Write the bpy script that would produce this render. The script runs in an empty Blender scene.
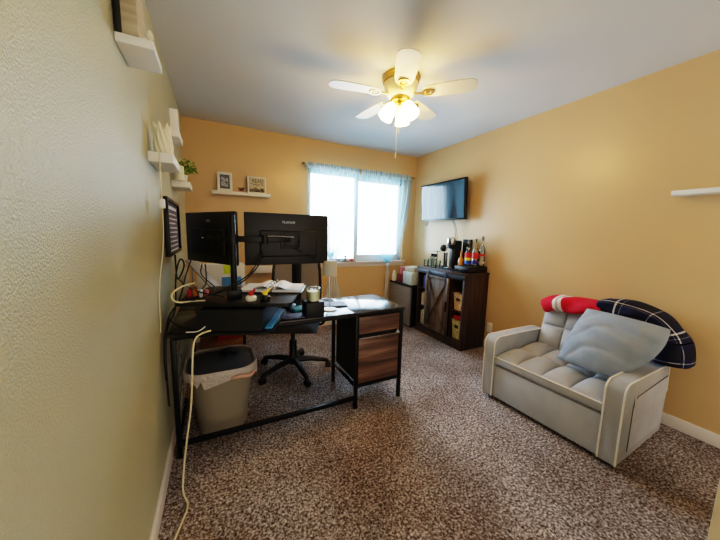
import bpy, bmesh, math, random
from mathutils import Vector, Matrix
from math import sin, cos, pi, radians as R
random.seed(7)
S = bpy.context.scene
COL = S.collection
W, D, H = 3.047, 3.613, 2.44
Y0 = -0.75

# ------------------------------------------------------------------ materials
def lin(c):
    if isinstance(c, str):
        c = [int(c[i:i+2], 16)/255 for i in (0, 2, 4)]
    return tuple((x/12.92 if x <= .04045 else ((x+.055)/1.055)**2.4) for x in c) + (1,)
class NT:
    def __init__(s, name):
        s.m = bpy.data.materials.new(name); s.m.use_nodes = True
        s.t = s.m.node_tree; s.n = s.t.nodes; s.l = s.t.links
        s.b = s.n['Principled BSDF']; s.out = s.n['Material Output']
    def add(s, ty, **kw):
        n = s.n.new(ty)
        for k, v in kw.items():
            if k in n.inputs: n.inputs[k].default_value = v
            else: setattr(n, k, v)
        return n
    def link(s, a, b): s.l.new(a, b)
    def coord(s, kind='Object', scale=(1,1,1), rot=(0,0,0)):
        tc = s.add('ShaderNodeTexCoord'); mp = s.add('ShaderNodeMapping')
        mp.inputs['Scale'].default_value = scale; mp.inputs['Rotation'].default_value = rot
        s.link(tc.outputs[kind], mp.inputs['Vector']); return mp.outputs['Vector']
    def ramp(s, fac, stops):
        r = s.add('ShaderNodeValToRGB'); e = r.color_ramp.elements
        while len(e) < len(stops): e.new(.5)
        for i, (p, c) in enumerate(stops): e[i].position = p; e[i].color = lin(c)
        s.link(fac, r.inputs['Fac']); return r.outputs['Color']
    def bump(s, h, strength=.3, dist=.002):
        b = s.add('ShaderNodeBump'); b.inputs['Strength'].default_value = strength; b.inputs['Distance'].default_value = dist
        s.link(h, b.inputs['Height']); s.link(b.outputs['Normal'], s.b.inputs['Normal'])
def mat(name, col, rough=.5, metal=0, spec=.5, emit=None, es=0, nscale=None, nstr=.2, ndist=.001, vary=None, vscale=6, stretch=(1,1,1)):
    t = NT(name); b = t.b
    b.inputs['Base Color'].default_value = lin(col); b.inputs['Roughness'].default_value = rough
    b.inputs['Metallic'].default_value = metal; b.inputs['Specular IOR Level'].default_value = spec
    if emit: b.inputs['Emission Color'].default_value = lin(emit); b.inputs['Emission Strength'].default_value = es
    n = t.add('ShaderNodeTexNoise'); n.inputs['Scale'].default_value = vscale; n.inputs['Detail'].default_value = 4
    t.link(t.coord('Object', stretch), n.inputs['Vector'])
    c2 = vary or col
    t.link(t.ramp(n.outputs['Fac'], [(.35, col), (.65, c2)]), b.inputs['Base Color'])
    if nscale:
        n2 = t.add('ShaderNodeTexNoise'); n2.inputs['Scale'].default_value = nscale; n2.inputs['Detail'].default_value = 3
        t.link(t.coord('Object'), n2.inputs['Vector']); t.bump(n2.outputs['Fac'], nstr, ndist)
    return t.m
def wallmat(name, c1, c2, rough, bs, bd, spec=.5, sc=130):
    t = NT(name); b = t.b; b.inputs['Roughness'].default_value = rough; b.inputs['Specular IOR Level'].default_value = spec
    v = t.coord('Object')
    n = t.add('ShaderNodeTexNoise'); n.inputs['Scale'].default_value = 1.1; t.link(v, n.inputs['Vector'])
    t.link(t.ramp(n.outputs['Fac'], [(.3, c1), (.7, c2)]), b.inputs['Base Color'])
    n2 = t.add('ShaderNodeTexNoise'); n2.inputs['Scale'].default_value = sc; n2.inputs['Detail'].default_value = 2.5; n2.inputs['Roughness'].default_value = .45
    t.link(v, n2.inputs['Vector']); t.bump(n2.outputs['Fac'], bs, bd)
    return t.m
def carpetmat():
    t = NT('carpet_pile'); b = t.b; b.inputs['Roughness'].default_value = .95; b.inputs['Specular IOR Level'].default_value = .1
    v = t.coord('Object')
    n = t.add('ShaderNodeTexNoise'); n.inputs['Scale'].default_value = 88; n.inputs['Detail'].default_value = 6; n.inputs['Roughness'].default_value = .85
    t.link(v, n.inputs['Vector'])
    w = t.add('ShaderNodeTexNoise'); w.inputs['Scale'].default_value = 2.2; w.inputs['Detail'].default_value = 3; t.link(v, w.inputs['Vector'])
    c = t.ramp(n.outputs['Fac'], [(.38, '251e1b'), (.46, '72645f'), (.53, 'aea19e'), (.60, 'f6f0f0')])
    mx = t.add('ShaderNodeMix', data_type='RGBA', blend_type='MULTIPLY'); mx.inputs[0].default_value = .7
    t.link(c, mx.inputs[6]); t.link(t.ramp(w.outputs['Fac'], [(.35, 'b9aca3'), (.65, 'ffffff')]), mx.inputs[7])
    t.link(mx.outputs[2], b.inputs['Base Color'])
    t.bump(n.outputs['Fac'], .8, .012); return t.m
def woodmat(name, c1, c2, c3, axis='Z', rough=.45, scale=1):
    t = NT(name); b = t.b; b.inputs['Roughness'].default_value = rough
    st = {'X': (1.2, 14, 14), 'Y': (14, 1.2, 14), 'Z': (14, 14, 1.2)}[axis]
    v = t.coord('Object', tuple(q*scale for q in st))
    n = t.add('ShaderNodeTexNoise'); n.inputs['Scale'].default_value = 1.6; n.inputs['Detail'].default_value = 7; n.inputs['Distortion'].default_value = .6
    t.link(v, n.inputs['Vector'])
    t.link(t.ramp(n.outputs['Fac'], [(.32, c1), (.5, c2), (.68, c3)]), b.inputs['Base Color'])
    t.bump(n.outputs['Fac'], .15, .001); return t.m
def emat(name, col, s):
    t = NT(name); t.b.inputs['Emission Color'].default_value = lin(col); t.b.inputs['Emission Strength'].default_value = s
    t.b.inputs['Base Color'].default_value = lin(col); return t.m
def glassmat(name, col='ffffff', rough=0.02, alpha=.3):
    t = NT(name); t.n.remove(t.b)
    tr = t.add('ShaderNodeBsdfTransparent'); gl = t.add('ShaderNodeBsdfGlossy'); mx = t.add('ShaderNodeMixShader')
    tr.inputs['Color'].default_value = lin(col); gl.inputs['Roughness'].default_value = rough
    fr = t.add('ShaderNodeFresnel'); fr.inputs['IOR'].default_value = 1.45
    mt = t.add('ShaderNodeMath', operation='ADD'); mt.inputs[1].default_value = alpha; t.link(fr.outputs[0], mt.inputs[0])
    t.link(mt.outputs[0], mx.inputs[0]); t.link(tr.outputs[0], mx.inputs[1]); t.link(gl.outputs[0], mx.inputs[2])
    t.link(mx.outputs[0], t.out.inputs['Surface']); return t.m
def sheermat(name, c, tfac):
    t = NT(name); t.n.remove(t.b)
    tr = t.add('ShaderNodeBsdfTransparent'); tl = t.add('ShaderNodeBsdfTranslucent'); df = t.add('ShaderNodeBsdfDiffuse')
    tl.inputs['Color'].default_value = lin(c); df.inputs['Color'].default_value = lin(c)
    m1 = t.add('ShaderNodeMixShader'); m1.inputs[0].default_value = .5; m2 = t.add('ShaderNodeMixShader'); m2.inputs[0].default_value = tfac
    t.link(tl.outputs[0], m1.inputs[1]); t.link(df.outputs[0], m1.inputs[2])
    lw = t.add('ShaderNodeLayerWeight'); lw.inputs['Blend'].default_value = .35
    mt = t.add('ShaderNodeMath', operation='MULTIPLY_ADD'); mt.inputs[1].default_value = -.6; mt.inputs[2].default_value = tfac
    mt.use_clamp = True
    t.link(lw.outputs['Facing'], mt.inputs[0]); t.link(mt.outputs[0], m2.inputs[0])
    t.link(m1.outputs[0], m2.inputs[1]); t.link(tr.outputs[0], m2.inputs[2]); t.link(m2.outputs[0], t.out.inputs['Surface'])
    return t.m
def plaidmat():
    t = NT('plaid_wool'); b = t.b; b.inputs['Roughness'].default_value = .9
    tc = t.add('ShaderNodeTexCoord'); sp = t.add('ShaderNodeSeparateXYZ'); t.link(tc.outputs['UV'], sp.inputs[0])
    def stripes(sock, freq, stops, off=0):
        m = t.add('ShaderNodeMath', operation='MULTIPLY_ADD'); m.inputs[1].default_value = freq; m.inputs[2].default_value = off; t.link(sock, m.inputs[0])
        f = t.add('ShaderNodeMath', operation='FRACT'); t.link(m.outputs[0], f.inputs[0])
        r = t.add('ShaderNodeValToRGB'); r.color_ramp.interpolation = 'CONSTANT'; e = r.color_ramp.elements
        while len(e) < len(stops): e.new(.5)
        for i, (p, c) in enumerate(stops): e[i].position = p; e[i].color = (c, c, c, 1)
        t.link(f.outputs[0], r.inputs['Fac']); return r.outputs['Color']
    st = [(0, 0), (.12, .1), (.30, 0), (.36, .6), (.38, 0), (.55, .05), (.72, 0), (.80, .75), (.83, .05), (.9, .4), (.915, 0)]
    a = stripes(sp.outputs[0], 2.2, st, .35); c = stripes(sp.outputs[1], 2.0, st, .1)
    ad = t.add('ShaderNodeMix', data_type='RGBA', blend_type='ADD'); ad.inputs[0].default_value = 1; t.link(a, ad.inputs[6]); t.link(c, ad.inputs[7])
    t.link(t.ramp(ad.outputs[2], [(0, '0c1238'), (.18, '080a18'), (.6, '6f7080'), (1, 'e9e5de')]), b.inputs['Base Color'])
    return t.m
def redblanket():
    t = NT('red_fleece'); b = t.b; b.inputs['Roughness'].default_value = .9
    tc = t.add('ShaderNodeTexCoord'); sp = t.add('ShaderNodeSeparateXYZ'); t.link(tc.outputs['UV'], sp.inputs[0])
    r = t.add('ShaderNodeValToRGB'); r.color_ramp.interpolation = 'CONSTANT'; e = r.color_ramp.elements
    st = [(0, 'cf1634'), (.30, 'e8dcd6'), (.35, '9b8f92'), (.375, 'e8dcd6'), (.42, 'cf1634')]
    while len(e) < len(st): e.new(.5)
    for i, (p, c) in enumerate(st): e[i].position = p; e[i].color = lin(c)
    t.link(sp.outputs[0], r.inputs['Fac']); t.link(r.outputs['Color'], b.inputs['Base Color']); return t.m

M = dict(
 carpet=carpetmat(),
 tan=wallmat('tan_wall_paint', 'd0ad7e', 'd4b284', .32, .12, .002, .5),
 sage=wallmat('sage_wall_paint', 'b4b193', 'bbb99e', .38, .8, .004, 1.0, 200),
 ceil=wallmat('ceiling_paint', 'cfd0d0', 'd5d6d6', .8, .35, .003, .2),
 white=mat('white_paint', 'ece8e0', .4), trim=mat('white_trim', 'e6dcd4', .4), vinyl=mat('white_vinyl', 'e8f2f6', .4),
 cream=mat('cream_ceramic', 'e6e0c8', .5), door=mat('cream_door_paint', 'dfc9a4', .5),
 black=mat('black_plastic', '07080a', .45), blackm=mat('black_metal', '0b0c0f', .35, .3), matte=mat('matte_black_fabric', '0a0c16', .8, nscale=300),
 navyb=mat('dark_navy_board', '04060e', .5), screenb=mat('monitor_back_plastic', '07090c', .4),
 deskw=woodmat('dark_grain_desktop', '221f20', '2b2829', '383434', 'X', .16), drawer=woodmat('rustic_brown_drawer', '3f2c25', '694c40', '8c6c5c', 'X', .45),
 cabw=woodmat('dark_walnut_board', '281e1b', '3a2a24', '4c3a32', 'Z', .45), cabd=woodmat('weathered_plank_door', '3a2e28', '5d4d43', '7d6c60', 'Z', .5),
 greyrail=mat('blue_grey_metal_and_sheen', '4b525e', .35, .5),
 steel=mat('brushed_steel', '8a8683', .42, .35, nscale=None, vary='98948f', stretch=(1, 1, 30)), chrome=mat('chrome', 'dddddd', .12, 1),
 sofa=mat('grey_velvet', 'a6a6a9', .75, vary='b2b2b5', vscale=5, nscale=500, nstr=.1), sofal=mat('light_grey_velvet', 'aeb0b6', .75, vary='babcc1', nscale=500, nstr=.1),
 piping=mat('pale_piping', 'e9e3d6', .6), stitch=mat('dark_stitching', '57504a', .8),
 pillow=mat('blue_grey_pillowcase', '8f9aa9', .85, vary='9aa5b3', nscale=9, nstr=.5, ndist=.02), plaid=plaidmat(), red=redblanket(),
 bin=mat('grey_bin_plastic', '8d8577', .5), binlid=mat('dark_bin_interior', '555a63', .5), bag=mat('white_bin_liner', 'b9aea8', .3, nscale=60, nstr=.8, ndist=.01), bagp=mat('pink_tie', 'cf9f8c', .4),
 cordw=mat('cream_cord', 'd9cfae', .5), cordb=mat('black_cord', '0c0c0e', .5), paper=mat('white_paper', 'e9e9ea', .6), yellow=mat('neon_sticky_note', 'd4ee20', .6), blue=mat('blue_folder', '5f9ee0', .5),
 sheer=sheermat('pale_blue_sheer', 'b8e2f2', .62), sheerd=sheermat('gathered_sheer', 'e0ecf0', .22), tail=sheermat('white_sheer_tail', 'f2f2f0', .25),
 brass=mat('antique_brass', 'a88a4e', .3, .9), blade=mat('cream_fan_blade', 'efe6d0', .4), shade=emat('frosted_shade_glow', 'ffd27f', 34), glowb=mat('cream_enamel', 'e8d9b0', .25),
 tv=mat('tv_screen', '05070b', .08, 0, .8), tvf=mat('tv_frame', '08090b', .3),
 wax=mat('candle_wax', 'ebe3c0', .5), glass=glassmat('clear_glass', 'f2fafa', .02, .08), pane=glassmat('window_glass', 'ffffff', 0, .02), smoke=glassmat('smoked_glass', '9aa2a8', .05, .12),
 wick=mat('wicker', 'b08a5e', .8, vary='e0c9a0', vscale=60, nscale=80, nstr=.8, ndist=.01), wickd=mat('khaki_basket', '8d8a55', .8, vary='c7bf8c', vscale=50), redm=mat('red_card', 'a8202a', .5), maroon=mat('maroon_box', '6d2230', .5, vary='8f3a45', vscale=20),
 orange=mat('amber_bottle', 'c47a1c', .2), lred=mat('red_label', 'c8322c', .5), lblue=mat('blue_label', '2c5cae', .5), lyel=mat('yellow_label', 'ecd64a', .5), lpur=mat('purple_label', '3b2c7a', .5), cap=mat('grey_cap', '6d6a5c', .3, .5),
 leaf=mat('green_leaf', '5d7f2c', .5, vary='86a340', vscale=30), pot=mat('white_pot', 'dcd8cc', .4), terra=mat('dried_red_sprig', '6d3a30', .7),
 floral=mat('floral_print_box', 'dfe5df', .6, vary='9fb0a6', vscale=90), photo=mat('grey_photo', '2c3340', .3, vary='c8ccd6', vscale=45), slate=mat('slate_print', '43435c', .6, vary='6f7090', vscale=30), ink=mat('black_ink', '141210', .7), signp=mat('sign_paper', 'cfc5ae', .6, vary='a89c86', vscale=60),
 teal=mat('teal_cover', '3fa3b8', .3), winglint=mat('painted_window_glint', '58a8e0', .15), pink=mat('pink_tin', 'c06c70', .4), lampsh=mat('grey_lamp_shade', 'b9b3a6', .7), mesh=glassmat('chair_mesh', '8b8583', .6, .25), silver=mat('silver_logo', '9a9ea4', .3, .6), org=mat('orange_toy', 'e8562c', .5), gy=mat('grey_toy', '9aa0a4', .4),
 bark=mat('pale_bark', 'd9b8b0', .8), wood=mat('warm_wood_panel', '7d5436', .5, vary='93673f', stretch=(10, 10, 1)), knife=mat('dark_box', '15110f', .5), charcoal=mat('charcoal_plastic', '25282c', .4),
)

# ------------------------------------------------------------------ mesh builder
class MB:
    def __init__(s): s.bm = bmesh.new(); s.uv = None
    def _x(s, vs, mx):
        if mx is not None: bmesh.ops.transform(s.bm, matrix=mx, verts=vs)
    def box(s, a, b, bev=0, mx=None, seg=2):
        vs = bmesh.ops.create_cube(s.bm, size=1)['verts']
        c = [(a[i]+b[i])/2 for i in range(3)]; d = [abs(b[i]-a[i]) for i in range(3)]
        for v in vs: v.co = Vector([c[i]+v.co[i]*d[i] for i in range(3)])
        if bev:
            es = list({e for v in vs for e in v.link_edges})
            r = bmesh.ops.bevel(s.bm, geom=es, offset=min(bev, min(d)*.49), segments=seg, profile=.5, affect='EDGES')
            vs = list({v for f in r['faces'] for v in f.verts} | {v for v in vs if v.is_valid})
        s._x(vs, mx); return s
    def lathe(s, prof, c=(0,0,0), n=20, mx=None, cap=True):
        rings = []; allv = []
        for r, z in prof:
            ring = [s.bm.verts.new((c[0]+max(r, 1e-4)*cos(2*pi*k/n), c[1]+max(r, 1e-4)*sin(2*pi*k/n), c[2]+z)) for k in range(n)]
            rings.append(ring); allv += ring
        for a, b in zip(rings, rings[1:]):
            for k in range(n): s.bm.faces.new((a[k], a[(k+1) % n], b[(k+1) % n], b[k]))
        if cap:
            s.bm.faces.new(rings[0][::-1]); s.bm.faces.new(rings[-1])
        s._x(allv, mx); return s
    def cyl(s, c, r, h, n=20, mx=None): return s.lathe([(r, 0), (r, h)], c, n, mx)
    def tube(s, pts, r, n=8, smooth=0, closed=False):
        P = [Vector(p) for p in pts]
        for _ in range(smooth):
            Q = [P[0]]
            for a, b in zip(P, P[1:]): Q += [a*.75+b*.25, a*.25+b*.75]
            P = Q+[P[-1]]
        rings = []; up = Vector((0, 0, 1))
        for i, p in enumerate(P):
            t = (P[min(i+1, len(P)-1)]-P[max(i-1, 0)]).normalized()
            if abs(t.dot(up)) > .95 and i == 0: up = Vector((1, 0, 0))
            x = t.cross(up)
            if x.length < 1e-3: x = t.cross(Vector((0, 1, 0)))
            x.normalize(); y = t.cross(x).normalized(); up = -y if y.dot(up) < 0 else y
            if isinstance(r, (list, tuple)):
                g_ = i/(len(P)-1)*(len(r)-1); j_ = min(int(g_), len(r)-2); rr = r[j_]+(r[j_+1]-r[j_])*(g_-j_)
            else: rr = r
            rings.append([s.bm.verts.new(p+x*rr*cos(2*pi*k/n)+y*rr*sin(2*pi*k/n)) for k in range(n)])
        for a, b in zip(rings, rings[1:]):
            best = min(range(n), key=lambda o: sum((a[k].co-b[(k+o) % n].co).length for k in range(n)))
            for k in range(n): s.bm.faces.new((a[k], a[(k+1) % n], b[(k+1+best) % n], b[(k+best) % n]))
        s.bm.faces.new(rings[0][::-1]); s.bm.faces.new(rings[-1]); return s
    def bar(s, p, q, w, h, bev=.002):
        p, q = Vector(p), Vector(q); d = q-p; L = d.length
        up = Vector((0, 0, 1)) if abs(d.normalized().z) < .95 else Vector((0, 1, 0))
        z = d.normalized(); x = up.cross(z).normalized(); y = z.cross(x)
        mx = Matrix((x, y, z)).transposed().to_4x4(); mx.translation = p
        return s.box((-w/2, -h/2, 0), (w/2, h/2, L), bev, mx)
    def grid(s, fn, nu, nv, uv=False, thick=0, closeu=False):
        if uv and s.uv is None: s.uv = s.bm.loops.layers.uv.new('UVMap')
        V = [[s.bm.verts.new(fn(i/nu, j/nv)) for j in range(nv+1)] for i in range(nu+1)]
        for i in range(nu):
            for j in range(nv):
                f = s.bm.faces.new((V[i][j], V[i+1][j], V[i+1][j+1], V[i][j+1]))
                if uv:
                    for lp, (a, b) in zip(f.loops, ((i, j), (i+1, j), (i+1, j+1), (i, j+1))): lp[s.uv].uv = (a/nu, b/nv)
        return s
    def prism(s, pts, z0, z1, mx=None):
        a = [s.bm.verts.new((x, y, z0)) for x, y in pts]; b = [s.bm.verts.new((x, y, z1)) for x, y in pts]; n = len(pts)
        s.bm.faces.new(a[::-1]); s.bm.faces.new(b)
        for k in range(n): s.bm.faces.new((a[k], a[(k+1) % n], b[(k+1) % n], b[k]))
        s._x(a+b, mx); return s
    def build(s, name, m, parent=None, world=False, origin=None, smooth=35, label=None):
        bmesh.ops.remove_doubles(s.bm, verts=s.bm.verts, dist=1e-6)
        bmesh.ops.recalc_face_normals(s.bm, faces=s.bm.faces)
        off = None
        if parent is not None and world:
            off = Matrix(); q = parent
            while q is not None: off = Matrix.Translation(q.location) @ q.rotation_euler.to_matrix().to_4x4() @ off; q = q.parent
            off = off.inverted()
            bmesh.ops.transform(s.bm, matrix=off, verts=s.bm.verts)
        if parent is None and origin is None and s.bm.verts:
            vs = [v.co for v in s.bm.verts]
            origin = ((min(v.x for v in vs)+max(v.x for v in vs))/2, (min(v.y for v in vs)+max(v.y for v in vs))/2, min(v.z for v in vs))
        if parent is None: bmesh.ops.translate(s.bm, verts=s.bm.verts, vec=-Vector(origin))
        me = bpy.data.meshes.new(name); s.bm.to_mesh(me); s.bm.free()
        me.materials.append(m)
        if smooth:
            for p in me.polygons: p.use_smooth = True
            me.set_sharp_from_angle(angle=R(smooth))
        o = bpy.data.objects.new(name, me); COL.objects.link(o)
        if parent is not None: o.parent = parent
        else: o.location = origin
        if label: o['label'] = label
        return o
def tag(o, label, cat, group=None, kind=None):
    o['label'] = label; o['category'] = cat
    if group: o['group'] = group
    if kind: o['kind'] = kind
    return o
def thing(name, label, cat, loc, rotz=0, group=None):
    o = bpy.data.objects.new(name, None); COL.objects.link(o); o.location = loc; o.rotation_euler = (0, 0, rotz)
    o.empty_display_size = .1
    return tag(o, label, cat, group)
def struct(name, mb, m, parent=None, label=None):
    o = mb.build(name, m, parent, world=parent is not None)
    if parent is None: o['kind'] = 'structure'
    if label: o['label'] = label
    return o
def TRS(loc, rz=0, rx=0, ry=0):
    return Matrix.Translation(loc) @ Matrix.Rotation(rz, 4, 'Z') @ Matrix.Rotation(ry, 4, 'Y') @ Matrix.Rotation(rx, 4, 'X')
def text(name, body, m, parent, size, loc, rot, depth=.0006):
    cu = bpy.data.curves.new(name, 'FONT'); cu.body = body; cu.size = size; cu.extrude = depth; cu.align_x = 'CENTER'; cu.align_y = 'CENTER'
    o = bpy.data.objects.new(name+'_tmp', cu); COL.objects.link(o)
    dg = bpy.context.evaluated_depsgraph_get(); me = bpy.data.meshes.new_from_object(o.evaluated_get(dg))
    bpy.data.objects.remove(o); me.materials.clear(); me.materials.append(m)
    o = bpy.data.objects.new(name, me); COL.objects.link(o); o.parent = parent; o.location = loc; o.rotation_euler = rot
    return o

# ------------------------------------------------------------------ room shell
struct('floor', MB().box((-.1, Y0, -.1), (W+.1, D+.1, 0)), M['carpet'], label='speckled brown and grey cut pile carpet')
struct('ceiling', MB().box((-.1, Y0, H), (W+.1, D+.1, H+.1)), M['ceil'])
struct('wall_left', MB().box((-.1, Y0, 0), (0, D, H)), M['sage'])
struct('wall_right', MB().box((W, Y0, 0), (W+.1, D, H)), M['tan'])
wx0, wx1, wz0, wz1 = 1.36, 2.84, .885, 2.08
mb = MB()
mb.box((-.1, D, 0), (wx0, D+.14, H)).box((wx1, D, 0), (W+.1, D+.14, H)).box((wx0, D, 0), (wx1, D+.14, wz0)).box((wx0, D, wz1), (wx1, D+.14, H))
struct('wall_back', mb, M['tan'])
def basebd(n, a, b):
    mb = MB().box(a, b, .004); struct(n, mb, M['trim'])
basebd('baseboard_left', (0, Y0, 0), (.014, D, .083)); basebd('baseboard_right', (W-.014, Y0, 0), (W, D, .083)); basebd('baseboard_back', (.014, D-.014, 0), (W-.014, D, .083))
# window
win = thing('window_1', 'white sliding window in the back wall', 'window', ((wx0+wx1)/2, D+.07, wz0)); win['kind'] = 'structure'
mb = MB(); y0, y1 = D+.05, D+.11; fw = .04
mb.box((wx0, y0, wz0), (wx0+fw, y1, wz1)).box((wx1-fw, y0, wz0), (wx1, y1, wz1)).box((wx0, y0, wz0), (wx1, y1, wz0+fw)).box((wx0, y0, wz1-fw), (wx1, y1, wz1))
xm = 2.06
mb.build('window_frame', M['vinyl'], win, True)
mb = MB(); mb.box((xm-.03, y0-.01, wz0+fw), (xm+.03, y1-.03, wz1-fw), .004)
mb.box((xm, y0, wz0+fw), (wx1-fw, y0+.03, wz0+fw+.05)).box((wx1-fw-.035, y0, wz0+fw), (wx1-fw, y0+.03, wz1-fw)).box((xm, y0, wz1-fw-.04), (wx1-fw, y0+.03, wz1-fw))
mb.build('window_sash', M['vinyl'], win, True)
MB().box((wx0+fw, D+.085, wz0+fw), (xm, D+.089, wz1-fw)).box((xm, D+.062, wz0+fw), (wx1-fw, D+.066, wz1-fw)).build('window_pane', M['pane'], win, True)
struct('trim_1', MB().box((wx0-.03, D-.045, wz0-.022), (wx1+.03, D+.05, wz0), .004).box((wx0-.02, D-.014, wz0-.075), (wx1+.02, D, wz0-.022), .003), M['trim'], label='white painted window sill and apron')
# door leaf at the right edge
dr = MB().box((1.672, .16, .012), (2.44, .197, 2.03), .004)
d_ = struct('door_1', dr, M['door'], label='cream painted edge of an open door')

# bare tree seen faintly through the window
tr = thing('bare_tree', 'faint pale bare tree branches outside the right window pane', 'tree', (2.6, 6.2, 0))
mb = MB(); mb.tube([(2.6, 6.2, -.2), (2.62, 6.2, .8), (2.55, 6.25, 1.5)], [.06, .045, .03], 8)
rnd = random.Random(3)
for k in range(26):
    z = .5+rnd.random()*1.0; a = rnd.uniform(-1.1, 1.1); L = rnd.uniform(.4, .9); x0 = 2.6
    p = Vector((x0, 6.2, z)); pts = [p]
    for q in range(4):
        p = p+Vector((sin(a)*L/4+rnd.uniform(-.03, .03), rnd.uniform(-.08, .08), cos(a)*L/4)); pts.append(p); a += rnd.uniform(-.4, .4)
    mb.tube(pts, [.014, .011, .008, .006, .004], 5)
mb.build('branches', M['bark'], tr, True)

# ------------------------------------------------------------------ curtains
rod = thing('curtain_rod', 'thin brass curtain rod with small ball ends above the window', 'curtain rod', (2.1, D-.07, 2.12))
MB().tube([(1.27, D-.07, 2.118), (2.95, D-.07, 2.118)], .007, 10).build('rod', M['brass'], rod, True)
for x in (1.27, 2.95):
    MB().lathe([(.002, -.016), (.012, -.012), (.017, 0), (.012, .012), (.002, .016)], (x, D-.07, 2.118), 12).build('finial', M['brass'], rod, True)
    xx = x+(.04 if x < 2 else -.04)
    MB().bar((xx, D-.07, 2.112), (xx, D, 2.112), .012, .012).build('bracket', M['brass'], rod, True)
def curtain(x0, x1, xk, zk, label, seed, tailpts):
    rn = random.Random(seed); ph = [rn.uniform(0, 6.28) for _ in range(4)]
    t_ = thing('sheer_curtain', label, 'curtain', ((x0+x1)/2, D-.07, zk), 0, 'sheer curtains knotted at the sill')
    zt = 2.14; nf = 11
    def f(u, v):
        z = zt+(zk-zt)*v
        w = max(.0, 1-v**2.3); e = .045
        xa = xk-e/2+(x0-(xk-e/2))*w; xb = xk+e/2+(x1-(xk+e/2))*w
        uu = u+.012*sin(9*u+ph[0])*(1-v)
        x = xa+(xb-xa)*uu
        am = .014+.012*v*(1-v)*2
        y = D-.072+am*sin(2*pi*nf*u+ph[1]+.8*sin(3*v+ph[2]))+.006*sin(31*u+ph[3])-.01*v
        return (x, y, z)
    MB().grid(f, 150, 40).build('drape', M['sheer'], t_, True, smooth=80)
    def g(u, v):
        x = x0+(x1-x0)*u; y = D-.074+.016*sin(2*pi*26*u+ph[1])+.003*sin(90*u)
        return (x, y-.004, zt+.003-.075*v)
    MB().grid(g, 200, 3).build('header', M['sheerd'], t_, True, smooth=80)
    MB().lathe([(.004, -.035), (.024, -.022), (.032, 0), (.024, .022), (.004, .035)], (xk, D-.085, zk-.015), 12).build('knot', M['sheerd'], t_, True)
    def h(u, v):
        w = tailpts[0]+(tailpts[1]-tailpts[0])*v; L = tailpts[2]
        x = xk+(u-.5)*w*(1 if v > .08 else .6); y = D-.085+.012*sin(2*pi*4*u+ph[2])*min(1, v*3)
        return (x+tailpts[3]*v, y, zk-.03-L*v)
    MB().grid(h, 40, 14).build('tail', M['tail'], t_, True, smooth=80)
curtain(1.31, 2.035, 1.665, .885, 'left sheer curtain panel, its flared white tail hanging behind the desk lamp', 3, (.03, .34, .62, .0))
curtain(2.06, 2.89, 2.53, .84, 'right pale blue sheer curtain panel pinched to a knot beside the mini fridge', 5, (.07, .02, .62, -.03))
hb = thing('hanging_charm', 'small dark charm hanging on a thread inside the top of the window', 'ornament', (2.68, D-.12, 2.03))
MB().tube([(2.68, D-.12, 2.12), (2.68, D-.12, 2.0)], .0015, 5).build('thread', M['cordb'], hb, True)
MB().lathe([(.002, 0), (.01, .008), (.007, .022), (.001, .035)], (2.68, D-.12, 1.972), 8).build('bead', M['knife'], hb, True)
# sill items
tr_ = MB().box((1.80, D-.035, wz0), (2.03, D+.03, wz0+.012), .004).build('sill_tray', M['knife']); tag(tr_, 'thin dark tray on the window sill under small figurines', 'tray')
fg = thing('figurine', 'small grey figurine on the sill tray beside the orange toy', 'figurine', (1.875, D, wz0+.0125))
MB().lathe([(.022, 0), (.026, .02), (.018, .035), (.012, .04)], (1.875, D, wz0+.0125), 12).build('body', M['gy'], fg, True)
MB().lathe([(.004, 0), (.018, .01), (.02, .025), (.01, .038), (.001, .04)], (1.88, D, wz0+.05), 12).build('head', M['slate'], fg, True)
tag(MB().lathe([(.02, 0), (.034, .006), (.03, .022), (.012, .034), (.002, .04)], (1.975, D, wz0+.0125), 14).build('toy_car', M['org']), 'small bright orange toy on the right of the sill tray', 'toy')
tag(MB().lathe([(.025, 0), (.028, .02), (.024, .045), (.02, .05)], (1.76, D-.0, wz0+.0005), 14).build('votive_holder', M['glass']), 'small clear glass votive on the sill left of the tray', 'candle holder')
pl = thing('sill_plant', 'spiky teal green plant on the window sill above the lamp shade', 'plant', (1.66, D+.0, wz0+.001))
MB().lathe([(.03, 0), (.035, .05), (.03, .05)], (1.66, D, wz0+.001), 12).build('pot', M['pot'], pl, True)
mb = MB()
for k in range(9):
    a = -1.0+k*.25
    mb.tube([(1.66, D, wz0+.05), (1.66+sin(a)*.05, D-.01, wz0+.10), (1.66+sin(a)*.11, D-.015*(k % 3)+.01, wz0+.19)], [.007, .006, .001], 5)
mb.build('leaves', mat('aloe_leaf', '5fc8b0', .4), pl, True)

# ------------------------------------------------------------------ shelves
def shelf(name, a, b, label, group=None):
    o = MB().box(a, b, .003).build(name, M['white']); return tag(o, label, 'shelf', group)
gl = 'white floating shelves stepped along the left wall'
shelf('wall_shelf', (0.001, 1.30, 1.905), (.110, 1.475, 1.935), 'white floating shelf highest on the left wall, nearest the ceiling', gl)
shelf('wall_shelf', (0.001, 1.715, 1.605), (.108, 2.0, 1.652), 'white floating shelf on the left wall holding a cream ribbed crown vase', gl)
shelf('wall_shelf', (0.001, 1.95, 1.795), (.118, 2.15, 1.83), 'white floating shelf on the left wall holding only a tall white block', gl)
shelf('wall_shelf', (0.001, 2.55, 1.595), (.12, 2.80, 1.64), 'white floating shelf on the left wall holding the green plant', gl)
shelf('wall_shelf', (.255, D-.1, 1.675), (.872, D-.001, 1.712), 'long white floating shelf on the back wall with two framed pictures')
shelf('wall_shelf', (.66, D-.1, .785), (.945, D-.001, .865), 'short white floating shelf low on the back wall below the monitors')
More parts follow.
